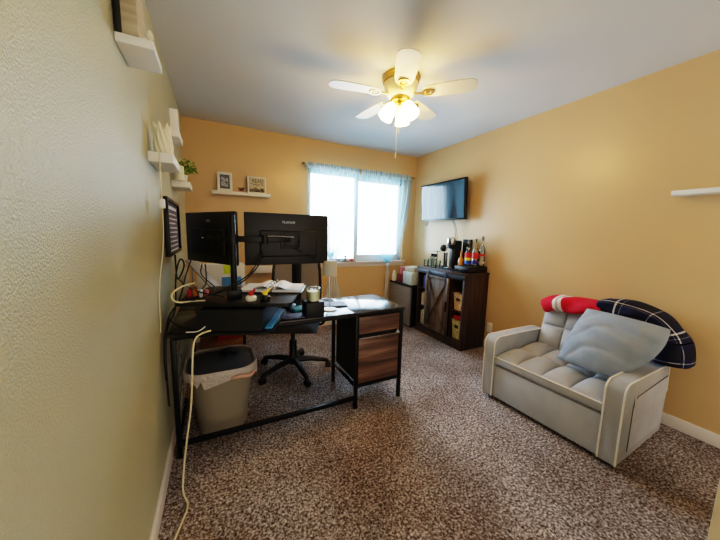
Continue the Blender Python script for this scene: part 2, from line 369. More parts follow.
shelf('wall_shelf', (W-.12, .05, 1.572), (W-.001, .778, 1.602), 'white floating shelf on the right wall above the sofa')
# near shelf frame
fr = thing('picture_frame', 'pale wooden picture frame leaning on the highest left wall shelf', 'picture frame', (.06, 1.36, 1.9355))
MB().box((.004, 1.30, 1.9355), (.022, 1.45, 2.19), .002).build('backing', M['knife'], fr, True)
MB().box((.022, 1.30, 1.9355), (.068, 1.45, 2.19), .003).build('frame', mat('pale_wood_frame', 'b9ab92', .6, vary='a39478', stretch=(1, 1, 8)), fr, True)
shellm = MB().lathe([(.004, 0), (.011, .006), (.009, .02), (.002, .03)], (.1, 1.30, 1.9355), 10).build('seashell', M['cream']); tag(shellm, 'tiny cream shell on the front corner of the highest left shelf', 'ornament')
# ribbed crown vase
vz = thing('ribbed_vase', 'cream ribbed ceramic vase with a spiked crown rim on a left wall shelf', 'vase', (.058, 1.80, 1.6525))
mb = MB()
def vf(u, v):
    a = 2*pi*u; r = .036+.007*sin(pi*min(1, v*1.1))-.005*v
    r += .003*sin(11*a+8*v)
    return (.058+r*cos(a), 1.80+r*sin(a)*1.15, 1.6525+.125*v)
mb.grid(vf, 90, 30).build('body', M['cream'], vz, True, smooth=60)
mb = MB()
for k in range(6):
    a = k*pi/3+.3; x, y = .058+.027*cos(a), 1.80+.030*sin(a)
    mb.tube([(x, y, 1.772), (x+.004*cos(a), y+.004*sin(a), 1.79), (x+.009*cos(a), y+.009*sin(a), 1.808)], [.010, .008, .002], 8)
mb.build('crown_rim', M['cream'], vz, True)
tag(MB().box((.072, 1.99, 1.8305), (.112, 2.03, 1.955), .004).build('white_block', M['white']), 'tall plain white block standing on a left wall shelf near the ceiling', 'ornament')
pl = thing('potted_plant', 'small trailing green plant in a white pot on a left wall shelf', 'plant', (.065, 2.66, 1.6405))
MB().lathe([(.028, 0), (.038, .06), (.034, .06), (.03, .045)], (.065, 2.66, 1.6405), 16).build('pot', M['pot'], pl, True)
mb = MB(); rn = random.Random(4)
for k in range(170):
    a = rn.uniform(0, 2*pi); el = rn.uniform(-.4, 1.3); rr = rn.uniform(.03, .11)
    c = Vector((.085+rr*cos(a)*cos(el)*.85, 2.66+rr*sin(a)*cos(el), 1.735+rr*.8*sin(el)))
    if c.x < .012: c.x = .012+rn.random()*.01
    s = rn.uniform(.013, .021); m_ = TRS(c, rn.uniform(0, 6), rn.uniform(-1, 1), rn.uniform(-1, 1))
    vs = [mb.bm.verts.new(m_ @ Vector(q)) for q in ((-s, 0, 0), (0, -s*.5, .002), (s, 0, 0), (0, s*.5, .002))]; mb.bm.faces.new(vs)
for k in range(12):
    a = k*.55; mb.tube([(.065, 2.66, 1.69), (.075+.03*cos(a), 2.66+.03*sin(a), 1.74), (max(.012, .085+.08*cos(a)), 2.66+.08*sin(a), 1.74+.03*sin(k*3))], .002, 4)
mb.build('foliage', M['leaf'], pl, True, smooth=0)
cn = thing('pillar_candle', 'cream pillar candle on the left wall shelf in front of the green plant', 'candle', (.06, 2.54, 1.6405))
MB().lathe([(.026, 0), (.027, .004), (.026, .105), (.02, .103)], (.06, 2.54, 1.6405), 18).build('wax', M['cream'], cn, True); MB().cyl((.06, 2.54, 1.743), .0015, .012, 6).build('wick', M['ink'], cn, True)
# white cord and switch on left wall
cd = thing('white_cable', 'thin white cord running down the left wall from the vase shelf', 'cord', (.008, 1.9, .8))
MB().tube([(.05, 1.74, 1.657), (.05, 1.711, 1.655), (.05, 1.706, 1.6), (.05, 1.706, 1.43)], .0025, 6, 2).build('cord', M['cordw'], cd, True)
MB().tube([(.05, 1.706, 1.39), (.045, 1.706, 1.2), (.012, 1.706, 1.0), (.008, 1.700, .76)], .0022, 6, 2).build('cord', M['cordw'], cd, True)
MB().box((.038, 1.696, 1.385), (.061, 1.716, 1.43), .004).build('inline_switch', M['white'], cd, True)
# framed print left wall
pf = thing('framed_print', 'black framed slate print hanging on the left wall behind the monitors', 'picture', (.018, 2.34, 1.115))
y0, y1, z0, z1 = 2.06, 2.68, 1.115, 1.478
mb = MB(); w = .022; X = .03
for a, b in (((.001, y0, z0), (X, y0+w, z1)), ((.001, y1-w, z0), (X, y1, z1)), ((.001, y0+w, z0), (X, y1-w, z0+w)), ((.001, y0+w, z1-w), (X, y1-w, z1))): mb.box(a, b, .002)
mb.build('frame', M['blackm'], pf, True)
pr = MB().box((.001, y0+w, z0+w), (.016, y1-w, z1-w)).build('print', mat('slate_print_ground', '4b4b66', .5), pf, True)
mb = MB(); rn = random.Random(9)
for k in range(9):
    z = z1-.10-k*.03; a = y0+.07; b = y1-.07-rn.random()*.15
    while a < b: l = rn.uniform(.02, .06); mb.box((.016, a, z), (.0168, min(b, a+l), z+.009)); a += l+.014
mb.box((.016, y0+.09, z1-.065), (.0168, y1-.09, z1-.045))
mb.build('lettering', M['paper'], pf, True)
# frames on back shelf
zs = 1.7125
def frame_on(name, label, x, z, w, h, t, tilt, inner, fw=.022, rz=0):
    f_ = thing(name, label, 'picture frame', (x, D-.055, z), rz); f_.rotation_euler = (R(tilt), 0, rz)
    mb = MB()
    mb.box((-w/2, -t/2, 0), (-w/2+fw, t/2, h), .002).box((w/2-fw, -t/2, 0), (w/2, t/2, h), .002).box((-w/2+fw, -t/2, 0), (w/2-fw, t/2, fw), .002).box((-w/2+fw, -t/2, h-fw), (w/2-fw, t/2, h), .002)
    mb.build('frame', M['white'], f_)
    MB().box((-w/2+fw, -t/2+.006, fw), (w/2-fw, t/2-.003, h-fw)).build('picture', inner, f_)
    return f_
a = frame_on('picture_frame', 'white frame with a dark mat and small photo, left on the back wall shelf', .39, zs, .15, .205, .02, -5, M['slate'], .026)
MB().box((-.034, -.0062, .05), (.034, -.003, .158)).build('photo', M['photo'], a)
b = frame_on('picture_frame', 'square white box frame with a lettered sign, right on the back wall shelf', .725, zs, .20, .185, .035, -2, M['signp'], .012)
text('lettering', 'READ', M['ink'], b, .05, (0.01, -.0125, .137), (R(90), 0, 0))
text('lettering', 'always another page', M['ink'], b, .0165, (0, -.0125, .102), (R(90), 0, 0), .0003)
mb = MB()
mb.prism([(-.08, .014), (.08, .014), (.08, .05), (.05, .06), (.02, .045), (-.025, .068), (-.06, .045), (-.08, .05)], 0, .0012, Matrix.Translation((0, -.0115, 0)) @ Matrix.Rotation(R(90), 4, 'X'))
mb.build('drawing', mat('sign_drawing', '2a211a', .7, vary='8f8470', vscale=50), b)
sp = thing('dried_sprig', 'tiny dark red sprig in a pink dish between the two shelf frames', 'ornament', (.555, D-.055, zs))
MB().lathe([(.016, 0), (.03, .012), (.027, .014), (.012, .006)], (.555, D-.055, zs), 16).build('dish', mat('pink_dish', 'd3b0a0', .5), sp, True)
mb = MB()
for k in range(6):
    an = -1.2+k*.5; mb.tube([(.555, D-.055, zs+.01), (.555+.02*sin(an), D-.055+.004*k, zs+.035), (.555+.036*sin(an), D-.06, zs+.055)], [.005, .007, .002], 6)
mb.build('sprig', M['terra'], sp, True)

# ------------------------------------------------------------------ ceiling fan
FX, FY, FZ = 1.555, 1.905, 2.33
fan = thing('ceiling_fan', 'cream and brass ceiling fan with five blades and lit frosted shades', 'ceiling fan', (FX, FY, FZ))
MB().lathe([(.001, .1099), (.142, .1099), (.142, .095), (.134, .09), (.134, .07), (.126, .062)], (FX, FY, FZ), 40).build('canopy', M['brass'], fan, True)
MB().lathe([(.126, .066), (.124, .04), (.112, 0), (.09, -.028), (.065, -.04), (.001, -.04)], (FX, FY, FZ), 40).build('motor_housing', M['glowb'], fan, True)
MB().lathe([(.001, -.04), (.07, -.04), (.075, -.05), (.066, -.064), (.045, -.072), (.05, -.085), (.04, -.10), (.001, -.105)], (FX, FY, FZ), 32).build('light_fitter', M['brass'], fan, True)
for k in range(5):
    a = 1.70+k*2*pi/5
    mx = TRS((FX, FY, FZ-.012), a)
    mb = MB(); n = 14
    pts = [(.17, -.052), (.24, -.066), (.42, -.076), (.50, -.07), (.53, -.05), (.542, 0), (.53, .05), (.50, .07), (.42, .076), (.24, .066), (.17, .052)]
    mb.prism(pts, -.003, .003, mx @ Matrix.Rotation(R(-7), 4, 'X')); bl = mb.build('blade', M['blade'], fan, True)
    mb = MB(); mb.bar((.07, 0, -.004), (.155, 0, -.006), .022, .008)
    mb.lathe([(.028, -.012), (.045, -.012), (.045, -.005), (.028, -.005), (.028, -.012)], (.20, 0, 0), 20, cap=False).lathe([(.001, -.011), (.016, -.011), (.016, -.005), (.001, -.005)], (.20, 0, 0), 16)
    bmesh.ops.transform(mb.bm, matrix=mx, verts=mb.bm.verts)
    mb.build('blade_bracket', M['brass'], fan, True)
for k, a in enumerate((R(165), R(-75), R(45))):
    d = Vector((cos(a), sin(a), 0)); base = Vector((FX, FY, FZ-.085))+d*.03
    q = d.cross(Vector((0, 0, 1)))
    tilt = Matrix.Translation(base+d*.025) @ Matrix.Rotation(R(32), 4, q)   # mouth outward/down
    mb = MB(); mb.tube([tuple(base-d*.01), tuple(base+d*.03+Vector((0, 0, -.005)))], .012, 10); mb.build('lamp_arm', M['brass'], fan, True)
    flip = tilt @ Matrix.Rotation(pi, 4, 'X')
    mb = MB(); mb.lathe([(.02, 0), (.035, .015), (.046, .04), (.05, .075), (.056, .115), (.053, .114), (.046, .075), (.041, .04), (.022, .018)], (0, 0, 0), 24, flip, cap=False)
    mb.lathe([(.001, .03), (.02, .034), (.026, .055), (.02, .08), (.001, .085)], (0, 0, 0), 14, flip)
    mb.build('lamp_shade', M['shade'], fan, True)
MB().tube([(FX-.045, FY-.03, FZ-.10), (FX-.045, FY-.03, FZ-.44)], .0022, 6).build('pull_chain', M['blade'], fan, True)
MB().tube([(FX-.025, FY-.03, FZ-.10), (FX-.032, FY-.035, FZ-.30)], .0022, 6).build('pull_chain', M['blade'], fan, True)
MB().lathe([(.001, 0), (.006, .008), (.004, .035), (.001, .04)], (FX-.045, FY-.03, FZ-.48), 8).build('pull_knob', M['blade'], fan, True)

# ------------------------------------------------------------------ desk
dk = thing('office_desk', 'dark L shaped desk on black metal legs with a two drawer pedestal', 'desk', (.8, 1.95, 0))
def bar(p, q, w=.025, h=.025, m='blackm', name='leg', par=None): return MB().bar(p, q, w, h).build(name, M[m], par or dk, True)
ZT = .735
MB().box((.03, 1.715, ZT-.018), (1.118, 2.20, ZT), .002).build('desktop', M['deskw'], dk, True)
MB().box((1.122, 1.72, ZT-.018), (1.545, 2.20, ZT), .002).build('desktop', M['deskw'], dk, True)
MB().box((.03, 2.204, ZT-.018), (.50, 3.15, ZT), .002).build('desktop', M['deskw'], dk, True)
for x, y in ((.05, 1.75), (1.149, 1.744), (1.529, 1.744), (1.142, 2.171), (1.529, 2.171), (.05, 3.12), (.475, 3.12)): bar((x, y, 0), (x, y, ZT-.018))
bar((.05, 1.745, .085), (1.149, 1.745, .079), name='foot_rail')
bar((.05, 1.745, ZT-.03), (1.53, 1.745, ZT-.03), .02, .02, name='top_rail'); bar((1.149, 1.745, .17), (1.529, 1.745, .17), .02, .02, name='lower_rail')
bar((1.529, 1.745, .17), (1.529, 2.17, .17), .02, .02, name='lower_rail'); bar((1.149, 1.745, .17), (1.142, 2.17, .17), .02, .02, name='lower_rail'); bar((.05, 1.75, .10), (.05, 2.2, .10), .02, .02, name='lower_rail')
mb = MB()
for k in range(5):
    z = .12+k*.118
    mb.bar((.05, 1.77, z), (.05, 2.1, z+.118), .006, .006); mb.bar((.05, 2.1, z), (.05, 1.77, z+.118), .006, .006)
mb.build('side_lattice', M['steel'], dk, True)
MB().box((1.165, 1.765, .183), (1.513, 2.16, ZT-.03)).build('pedestal_body', M['charcoal'], dk, True)
d1 = MB().box((1.166, 1.738, .565), (1.512, 1.765, .69), .002).build('drawer', M['drawer'], dk, True)
d2 = MB().box((1.166, 1.738, .188), (1.512, 1.765, .535), .002).build('drawer', M['drawer'], dk, True)
hd = MB().box((1.17, 1.725, .533), (1.508, 1.742, .541)).box((1.47, 1.722, .541), (1.505, 1.742, .552)).build('handle', M['chrome'], d2, True)
MB().box((.12, 3.0, .09), (.5, 3.04, ZT-.03)).box((.12, 2.6, .30), (.48, 3.0, .318)).build('storage_panel', M['wood'], dk, True, label='brown wooden storage panel under the desk return')
bar((.47, 2.6, 0), (.47, 2.6, ZT-.018), name='leg')
for k, (m_, t_) in enumerate((('redm', .16), ('paper', .2), ('redm', .17))):
    y = 2.70+k*.05
    o = MB().box((.26, y, .3185), (.46, y+.035, .3185+t_), .002).build('book', M[m_]); tag(o, ['red book on the low shelf under the desk, nearest the bin', 'white book on the low shelf under the desk between two red ones', 'red book on the low shelf under the desk, furthest from the bin'][k], 'book', 'books on the shelf under the desk')

# desk converter
cv = thing('desk_riser', 'black standing desk riser carrying the monitor arm', 'desk riser', (.36, 1.8, ZT))
Zr = .885
def rr(x0, y0, x1, y1, r, n=6):
    P = []
    for cx, cy, a0 in ((x1-r, y0+r, -90), (x1-r, y1-r, 0), (x0+r, y1-r, 90), (x0+r, y0+r, 180)):
        for k in range(n+1): a = R(a0+90*k/n); P.append((cx+r*cos(a), cy+r*sin(a)))
    return P
cv.location = (.36, 1.85, ZT); cv.rotation_euler = (0, 0, R(-22)); ZL = Zr-ZT
MB().prism(rr(-.25, -.26, .28, .24, .06), .0005, .014).build('base_plate', M['black'], cv)
mb = MB(); x0, x1 = -.12, .225
prof = [(-.235, .015), (-.20, ZL-.03), (.17, ZL-.019), (.19, .015)]
v0 = [mb.bm.verts.new((x0, y, z)) for y, z in prof]; v1 = [mb.bm.verts.new((x1, y, z)) for y, z in prof]
mb.bm.faces.new(v0); mb.bm.faces.new(v1[::-1])
for k in range(4): mb.bm.faces.new((v0[k], v1[k], v1[(k+1) % 4], v0[(k+1) % 4]))
mb.build('lift_housing', M['navyb'], cv, smooth=0)
MB().box((.23, -.20, .0145), (.268, .19, .024), .002).build('window_glint_strip', M['winglint'], cv, label='blue strip painting the window reflection on the riser base')  # window reflection on the black base plate, put into a strip's blue colour
MB().prism(rr(-.27, -.165, .37, .33, .04), ZL-.018, ZL).build('platform', M['black'], cv)
# monitor arm
ma = thing('monitor_mount', 'black pole monitor arm clamped to the desk riser', 'monitor arm', (.365, 1.83, Zr))
MB().box((.325, 1.79, Zr+.0005), (.405, 1.87, Zr+.05), .004).build('clamp', M['black'], ma, True)
MB().cyl((.365, 1.83, Zr+.05), .0175, .44, 18).build('pole', M['blackm'], ma, True)
mb = MB(); mb.bar((.365, 1.83, 1.235), (.54, 1.80, 1.235), .03, .035); mb.cyl((.54, 1.80, 1.21), .022, .05); mb.bar((.54, 1.80, 1.235), (.70, 1.823, 1.235), .025, .03); mb.build('arm', M['blackm'], ma, True)
MB().cyl((.365, 1.83, 1.205), .033, .06, 18).build('collar', M['blackm'], ma, True)
MB().bar((.365, 1.83, 1.235), (.24, 1.94, 1.235), .025, .03).bar((.24, 1.94, 1.235), (.238, 2.02, 1.235), .025, .03).build('arm', M['blackm'], ma, True)
MB().tube([(.53, 1.785, 1.253), (.60, 1.79, 1.255), (.72, 1.812, 1.25)], .003, 6).build('tension_rod', M['chrome'], ma, True)
MB().box((.665, 1.825, 1.19), (.765, 1.832, 1.28), .002).build('mount_plate', M['blackm'], ma, True)
def monitor(label, loc, rz, w=.535, h=.325, logo='PLANAR', mirror=False):
    m = thing('monitor', label, 'monitor', loc, rz, 'monitors on the pole arm')
    MB().box((-w/2, 0, -h/2), (w/2, .022, h/2), .006).build('back_shell', M['screenb'], m)
    MB().box((-w/2+.008, .022, -h/2+.012), (w/2-.008, .026, h/2-.008)).build('screen', M['tv'], m)
    mb = MB(); mb.box((-w*.34, -.018, -h*.34), (w*.34, .0, h*.17), .012, seg=3); mb.box((-.06, -.022, -.06), (.06, -.016, .045), .003); mb.build('rear_housing', M['black'], m)
    for x, z in ((.055, -.012), (-.03, -.002)): MB().lathe([(.007, 0), (.005, .006)], (0, 0, 0), 10, TRS((x, -.021, z), 0, R(90))).build('screw', M['chrome'], m)
    mb = MB()
    for k in range(12): mb.box((-.10+k*.008, -.0186, .028), (-.096+k*.008, -.0175, .034))
    mb.build('vent_slots', M['ink'], m)
    text('logo', logo, M['silver'], m, .022, (0.0, -.0006, h*.33), (R(90), 0, 0))
    return m
m1 = monitor('black monitor seen from behind, the right one, square to the camera', (.70, 1.852, 1.235), 0)
MB().tube([(.02, -.02, -.05), (.06, -.028, -.075), (.14, -.02, -.10), (.18, -.006, -.14)], .003, 6, 2).build('cable', M['cordb'], m1)
m2 = monitor('black monitor seen from behind, the left one, turned towards the wall', (.238, 2.07, 1.235), R(-58), logo='DELL')
# cables
def cable(label, pts, r=.004, m='cordb', name='cable', g='cables hanging behind the desk'):
    return tag(MB().tube(pts, r, 7, 3).build(name, M[m]), label, 'cable', g)
cable('black cable looping from the right monitor down to the desk riser', [(.53, 1.80, 1.16), (.50, 1.79, 1.10), (.44, 1.76, 1.02), (.30, 1.74, .95), (.16, 1.75, Zr+.015), (.11, 1.82, Zr+.008)])
cable('black cable running beside the first one from the right monitor', [(.535, 1.80, 1.14), (.49, 1.78, 1.06), (.40, 1.75, .98), (.28, 1.77, .93), (.2, 1.85, Zr+.01)])
cable('black cable hanging straight down from the left monitor', [(.21, 2.05, 1.07), (.215, 2.05, .99), (.21, 2.03, .93), (.15, 1.95, Zr+.008)])
cable('black cable hanging from the left monitor near the wall', [(.13, 2.1, 1.09), (.10, 2.05, 1.0), (.09, 1.95, .93), (.08, 1.85, Zr+.008)])
cable('tangled black cable bunch beside the wall under the framed print', [(.04, 2.15, 1.12), (.03, 2.25, 1.0), (.05, 2.1, .95), (.09, 2.22, 1.05), (.05, 2.3, 1.1), (.03, 2.15, .96), (.05, 1.98, .80), (.022, 1.75, .77), (.02, 1.69, .60), (.022, 1.70, .35)], .005)
cable('black cable falling off the desk corner along the left wall', [(.10, 1.86, Zr+.006), (.035, 1.83, .83), (.022, 1.74, .76), (.016, 1.68, .66), (.018, 1.69, .5)], .004)
cable('black power cable crossing the riser to the clamp from the wall', [(.05, 2.2, .95), (.12, 1.95, Zr+.05), (.20, 1.86, Zr+.03), (.31, 1.84, Zr+.006)], .0035)
cable('black cable tangled behind the riser below the left monitor', [(.19, 2.15, 1.06), (.17, 2.2, .98), (.24, 2.1, .93), (.27, 1.98, .92), (.22, 1.92, Zr+.006), (.12, 1.88, Zr+.006)], .0035)
cable('black cable trailing across the desk left of the riser housing', [(.03, 1.80, .80), (.08, 1.74, .765), (.16, 1.70, .757), (.2, 1.73, .757)], .004)
cable('thick pale cord looping at the left end of the desk riser', [(.16, 1.83, Zr+.10), (.11, 1.76, .985), (.065, 1.72, .96), (.06, 1.715, .925), (.09, 1.72, .90), (.15, 1.79, Zr+.006), (.21, 1.775, Zr+.006)], .0045, 'cordw')
cable('thin white cable lying on the desk riser', [(.12, 1.66, .757), (.18, 1.64, .757), (.22, 1.68, .78)], .003, 'paper')
cable('cream extension cord hanging over the desk edge to the carpet', [(.235, 1.64, .757), (.20, 1.62, .757), (.165, 1.58, .75), (.155, 1.55, .70), (.15, 1.53, .60), (.135, 1.55, .4), (.105, 1.56, .22), (.085, 1.53, .06), (.085, 1.47, .006), (.12, 1.40, .006), (.09, 1.30, .006), (.05, 1.15, .006), (.03, .9, .006)], .0045, 'cordw', 'extension_cord', None)

# things on riser / desk
cdl = thing('jar_candle', 'cream candle in a glass jar standing on a black box', 'candle', (.835, 1.76, ZT+.101))
bx = MB().box((.775, 1.715, ZT+.0005), (.895, 1.825, ZT+.10), .003).build('black_box', M['navyb']); tag(bx, 'black square box on the desk under the jar candle', 'box')
MB().lathe([(.001, .004), (.041, .004), (.043, .068), (.001, .066)], (.835, 1.765, ZT+.101), 24).build('wax', M['wax'], cdl, True)
MB().lathe([(.036, 0), (.044, .006), (.046, .088), (.044, .088)], (.835, 1.765, ZT+.101), 24, cap=False).build('jar', M['glass'], cdl, True)
lp = thing('desk_lamp', 'small table lamp with thin stem and grey drum shade on the desk', 'lamp', (.985, 1.86, ZT))
MB().lathe([(.001, 0), (.05, 0), (.05, .008), (.006, .012), (.001, .012)], (.985, 1.86, ZT+.0005), 24).build('base', M['white'], lp, True)
MB().tube([(.985, 1.86, ZT+.01), (.985, 1.86, 1.0)], .004, 8).build('stem', M['chrome'], lp, True)
MB().lathe([(.052, .0), (.048, .105), (.046, .105), (.050, 0)], (.985, 1.86, .985), 24, cap=False).lathe([(.001, .103), (.048, .105)], (.985, 1.86, .985), 24, cap=False).build('lamp_shade', M['lampsh'], lp, True)
bd = thing('ring_binder', 'open ring binder with white pages lying on the desk riser', 'binder', (.62, 1.99, Zr), R(-22))
MB().box((-.21, -.13, .0005), (.21, .13, .006), .002).build('cover', M['charcoal'], bd)
def pg(sg):
    def f(u, v): return (sg*(.012+.185*u), -.12+.24*v, .007+.03*sin(pi*min(1, u*1.6+.15))*(1-u)+.014)
    return f
for sg in (-1, 1): MB().grid(pg(sg), 12, 4).box((sg*.015, -.118, .006), (sg*.195, .118, .02)).build('pages', M['paper'], bd, smooth=60)
for y in (-.08, 0, .08):
    MB().tube([(.028*cos(a), y, .012+.045*sin(a)) for a in [pi*k/12 for k in range(13)]], .0025, 6).build('ring', M['chrome'], bd)
def figur(label, x, y, base, top):
    f_ = thing('figurine', label, 'figurine', (x, y, Zr))
    MB().lathe([(.026, 0), (.03, .004), (.03, .022), (.022, .03), (.001, .03)], (x, y, Zr+.0005), 18).build('base', M[base], f_, True)
    mb = MB(); mb.lathe([(.001, 0), (.012, .004), (.014, .014), (.009, .026), (.001, .028)], (x, y, Zr+.029), 12)
    mb.tube([(x+.008, y, Zr+.045), (x+.02, y, Zr+.062), (x+.018, y, Zr+.074)], [.007, .007, .003], 8); mb.tube([(x-.008, y, Zr+.045), (x-.022, y, Zr+.055)], [.007, .002], 8)
    mb.build('toy', M[top], f_, True)
figur('small red figurine on a white round base on the desk riser', .445, 1.705, 'pot', 'redm'); figur('small yellow figurine on a black base on the desk riser', .52, 1.685, 'black', 'lyel')
# far papers, left
pp = thing('paper_stack', 'upright white paperwork tray behind the left monitor with a neon sticky note', 'papers', (.30, 2.75, ZT))
MB().box((.12, 2.74, ZT+.0005), (.50, 2.90, ZT+.25), .004).build('tray', M['paper'], pp, True)
MB().box((.33, 2.736, ZT+.17), (.40, 2.7395, ZT+.245)).build('sticky_note', M['yellow'], pp, True)
MB().box((.31, 2.734, ZT+.06), (.47, 2.7395, ZT+.14)).build('folder', M['blue'], pp, True)
lt = thing('laptop_stand', 'silver folding stand leaning near the left wall behind the monitors', 'stand', (.16, 2.4, ZT))
MB().bar((.10, 2.45, 1.06), (.27, 2.35, .85), .11, .012).build('plate', M['steel'], lt, True); MB().bar((.27, 2.35, .86), (.16, 2.45, ZT+.004), .09, .01).bar((.11, 2.44, 1.05), (.11, 2.46, ZT+.004), .01, .02).build('support', M['steel'], lt, True)
for k, (c, w) in enumerate((('redm', .018), ('orange', .014), ('paper', .012), ('pink', .016))):
    o = MB().cyl((.125+.03*k, 1.93-.012*k, Zr+.0005), w*.6+.003, .045, 12).build('tape_roll', M[c]); tag(o, ['red', 'orange', 'white', 'pink'][k]+' small pot among coloured pots under the left monitor', 'pot', 'small coloured pots on the desk riser')
tb = thing('tablet', 'dark tablet with papers lying on the desk beside the lamp', 'tablet', (1.06, 1.98, ZT), R(-12))
MB().box((-.10, -.07, .0005), (.10, .07, .009), .003).build('body', M['charcoal'], tb); MB().box((-.09, -.06, .009), (.09, .06, .0098)).build('screen', M['slate'], tb)
mp = MB().box((-.085, -.06, 0), (.085, .06, .004), .001, TRS((.72, 1.80, ZT+.001), R(-8))).build('notebook', M['slate']); tag(mp, 'slate blue notebook flat on the desk left of the black box', 'notebook')
nb = MB().box((-.07, -.05, 0), (.07, .05, .02), .003, TRS((.80, 1.93, ZT+.001), R(15))).build('notebook', M['teal']); tag(nb, 'teal covered notebook on the desk behind the black box', 'notebook')
ms = MB().lathe([(.02, 0), (.05, .006), (.055, .02), (.03, .03), (.001, .033)], (.73, 2.03, ZT+.001), 20).build('cable_puck', M['black']); tag(ms, 'round black gadget on the desk under the edge of the riser', 'gadget')

# ------------------------------------------------------------------ office chair
ch = thing('office_chair', 'black mesh back office chair behind the desk', 'office chair', (.875, 2.50, 0), R(-22))
for k in range(5):
    a = R(-70+22-13)+k*2*pi/5; d = Vector((cos(a), sin(a), 0))
    MB().tube([d*.03+Vector((0, 0, .115)), d*.16+Vector((0, 0, .105)), d*.31+Vector((0, 0, .075)), d*.325+Vector((0, 0, .06))], [.028, .024, .018, .015], 10).build('base_leg', M['black'], ch)
    mx = TRS(d*.325, a+pi/2); mb = MB()
    for s in (-1, 1): mb.lathe([(.010, -.009), (.026, -.009), (.028, 0), (.026, .009), (.010, .009)], (0, 0, 0), 14, mx @ TRS((0, 0, .028)) @ TRS((s*.0, s*.014, 0), 0, R(90)))
    mb.box((-.016, -.012, .035), (.016, .012, .06), .004, mx); mb.build('caster', M['black'], ch)
MB().lathe([(.045, .08), (.048, .13), (.034, .15), (.032, .30), (.020, .305), (.018, .40)], (0, 0, 0), 20).build('gas_lift', M['black'], ch)
MB().box((-.09, -.10, .39), (.09, .10, .425), .01).build('tilt_mechanism', M['black'], ch)
def seat(u, v):
    x = -.25+.5*u; y = -.24+.48*v; e = (1-abs(2*u-1)**5)*(1-abs(2*v-1)**5)
    return (x*(1-.08*(1-v)), y, .445+.045*e)
def seatb(u, v):
    x = -.25+.5*u; y = -.24+.48*v; e = (1-abs(2*u-1)**3)*(1-abs(2*v-1)**3)
    return (x*(1-.08*(1-v)), y, .445-.032*e)
MB().grid(seat, 20, 20).grid(seatb, 20, 20).build('seat', M['matte'], ch, smooth=70)
bw = .23
mb = MB(); mb.tube([(-bw, .25, .56), (-bw-.005, .27, .75), (-bw+.01, .29, 1.0), (-bw+.05, .30, 1.06), (0, .305, 1.075), (bw-.05, .30, 1.06), (bw-.01, .29, 1.0), (bw+.005, .27, .75), (bw, .25, .56), (0, .25, .53), (-bw, .25, .56)], .014, 8, 2)
mb.build('back_frame', M['black'], ch)
MB().grid(lambda u, v: (-bw+2*bw*u, .252+.045*v+.015*sin(pi*u), .55+.5*v), 10, 12).build('mesh_back', M['mesh'], ch, smooth=60)
MB().bar((0, .275, .60), (0, .30, 1.05), .09, .02, .006).bar((0, .10, .41), (0, .27, .45), .07, .02).bar((0, .275, .43), (0, .275, .62), .07, .02).build('back_spine', M['black'], ch)
for s in (-1, 1):
    mb = MB(); mb.tube([(s*.20, .0, .44), (s*.285, .0, .45), (s*.295, .02, .56), (s*.29, .04, .64)], .013, 8, 2); mb.build('arm_support', M['black'], ch)
    MB().box((s*.29-.035, -.11, .64), (s*.29+.035, .13, .665), .01).build('armrest', M['black'], ch)

# ------------------------------------------------------------------ bin
bn = thing('waste_bin', 'grey plastic waste bin with a white liner under the desk', 'bin', (.278, 2.02, 0))
def rrz(w, d, r, z, n=5):
    return [(x, y, z) for x, y in rr(-w/2, -d/2, w/2, d/2, r, n)]
def loft(mb, secs, cap0=True, cap1=True):
    rings = [[mb.bm.verts.new(p) for p in s_] for s_ in secs]; n = len(rings[0])
    for a, b in zip(rings, rings[1:]):
        for k in range(n): mb.bm.faces.new((a[k], a[(k+1) % n], b[(k+1) % n], b[k]))
    if cap0: mb.bm.faces.new(rings[0][::-1])
    if cap1: mb.bm.faces.new(rings[-1])
    return mb
bz = .425
def sec(w, d, z, n=10, r=.12): return [(x, y, z) for x, y in rr(-w/2, -d/2, w/2, d/2, min(r, w*.45, d*.45), n)]
loft(MB(), [sec(.30, .30, 0), sec(.36, .36, bz-.03), sec(.41, .40, bz-.028), sec(.415, .405, bz+.005), sec(.39, .38, bz+.005), sec(.30, .29, .05)], True, True).build('bin_body', M['bin'], bn)
loft(MB(), [sec(.385, .375, bz-.03), sec(.385, .375, bz-.005), sec(.30, .29, bz+.012)], True, True).build('inner_lid', M['binlid'], bn, label='dark slate lid set in the rim')
mb = MB(); rn = random.Random(2)
n_ = len(sec(.3, .3, 0)); jit = [rn.uniform(-.02, .03) for _ in range(n_)]
def jr(w, z, k, q=1): return [(x*(1+jit[(i*3+k) % n_]*.4), y*(1+jit[(i+k) % n_]*.4), z+jit[(i*2+k) % n_]*q) for i, (x, y, _) in enumerate(sec(w, w*.975, 0))]
loft(mb, [sec(.39, .38, bz-.0), sec(.418, .408, bz+.012), sec(.428, .417, bz+.004), jr(.432, bz-.03, 1, .5), jr(.43, bz-.065, 4, 1.2)], False, False)
mb.build('bin_liner', M['bag'], bn, smooth=60)
MB().tube([(.05, -.218, bz-.04), (.10, -.222, bz-.028), (.16, -.212, bz-.045), (.20, -.17, bz-.03)], [.004, .014, .012, .004], 8, 2).build('liner_tie', M['bagp'], bn)
MB().tube([(.0, .06, bz+.012), (.05, .04, bz+.05), (.10, .05, bz+.01)], .02, 8, 2).build('crumpled_wrapper', M['navyb'], bn)

ct_ = .873
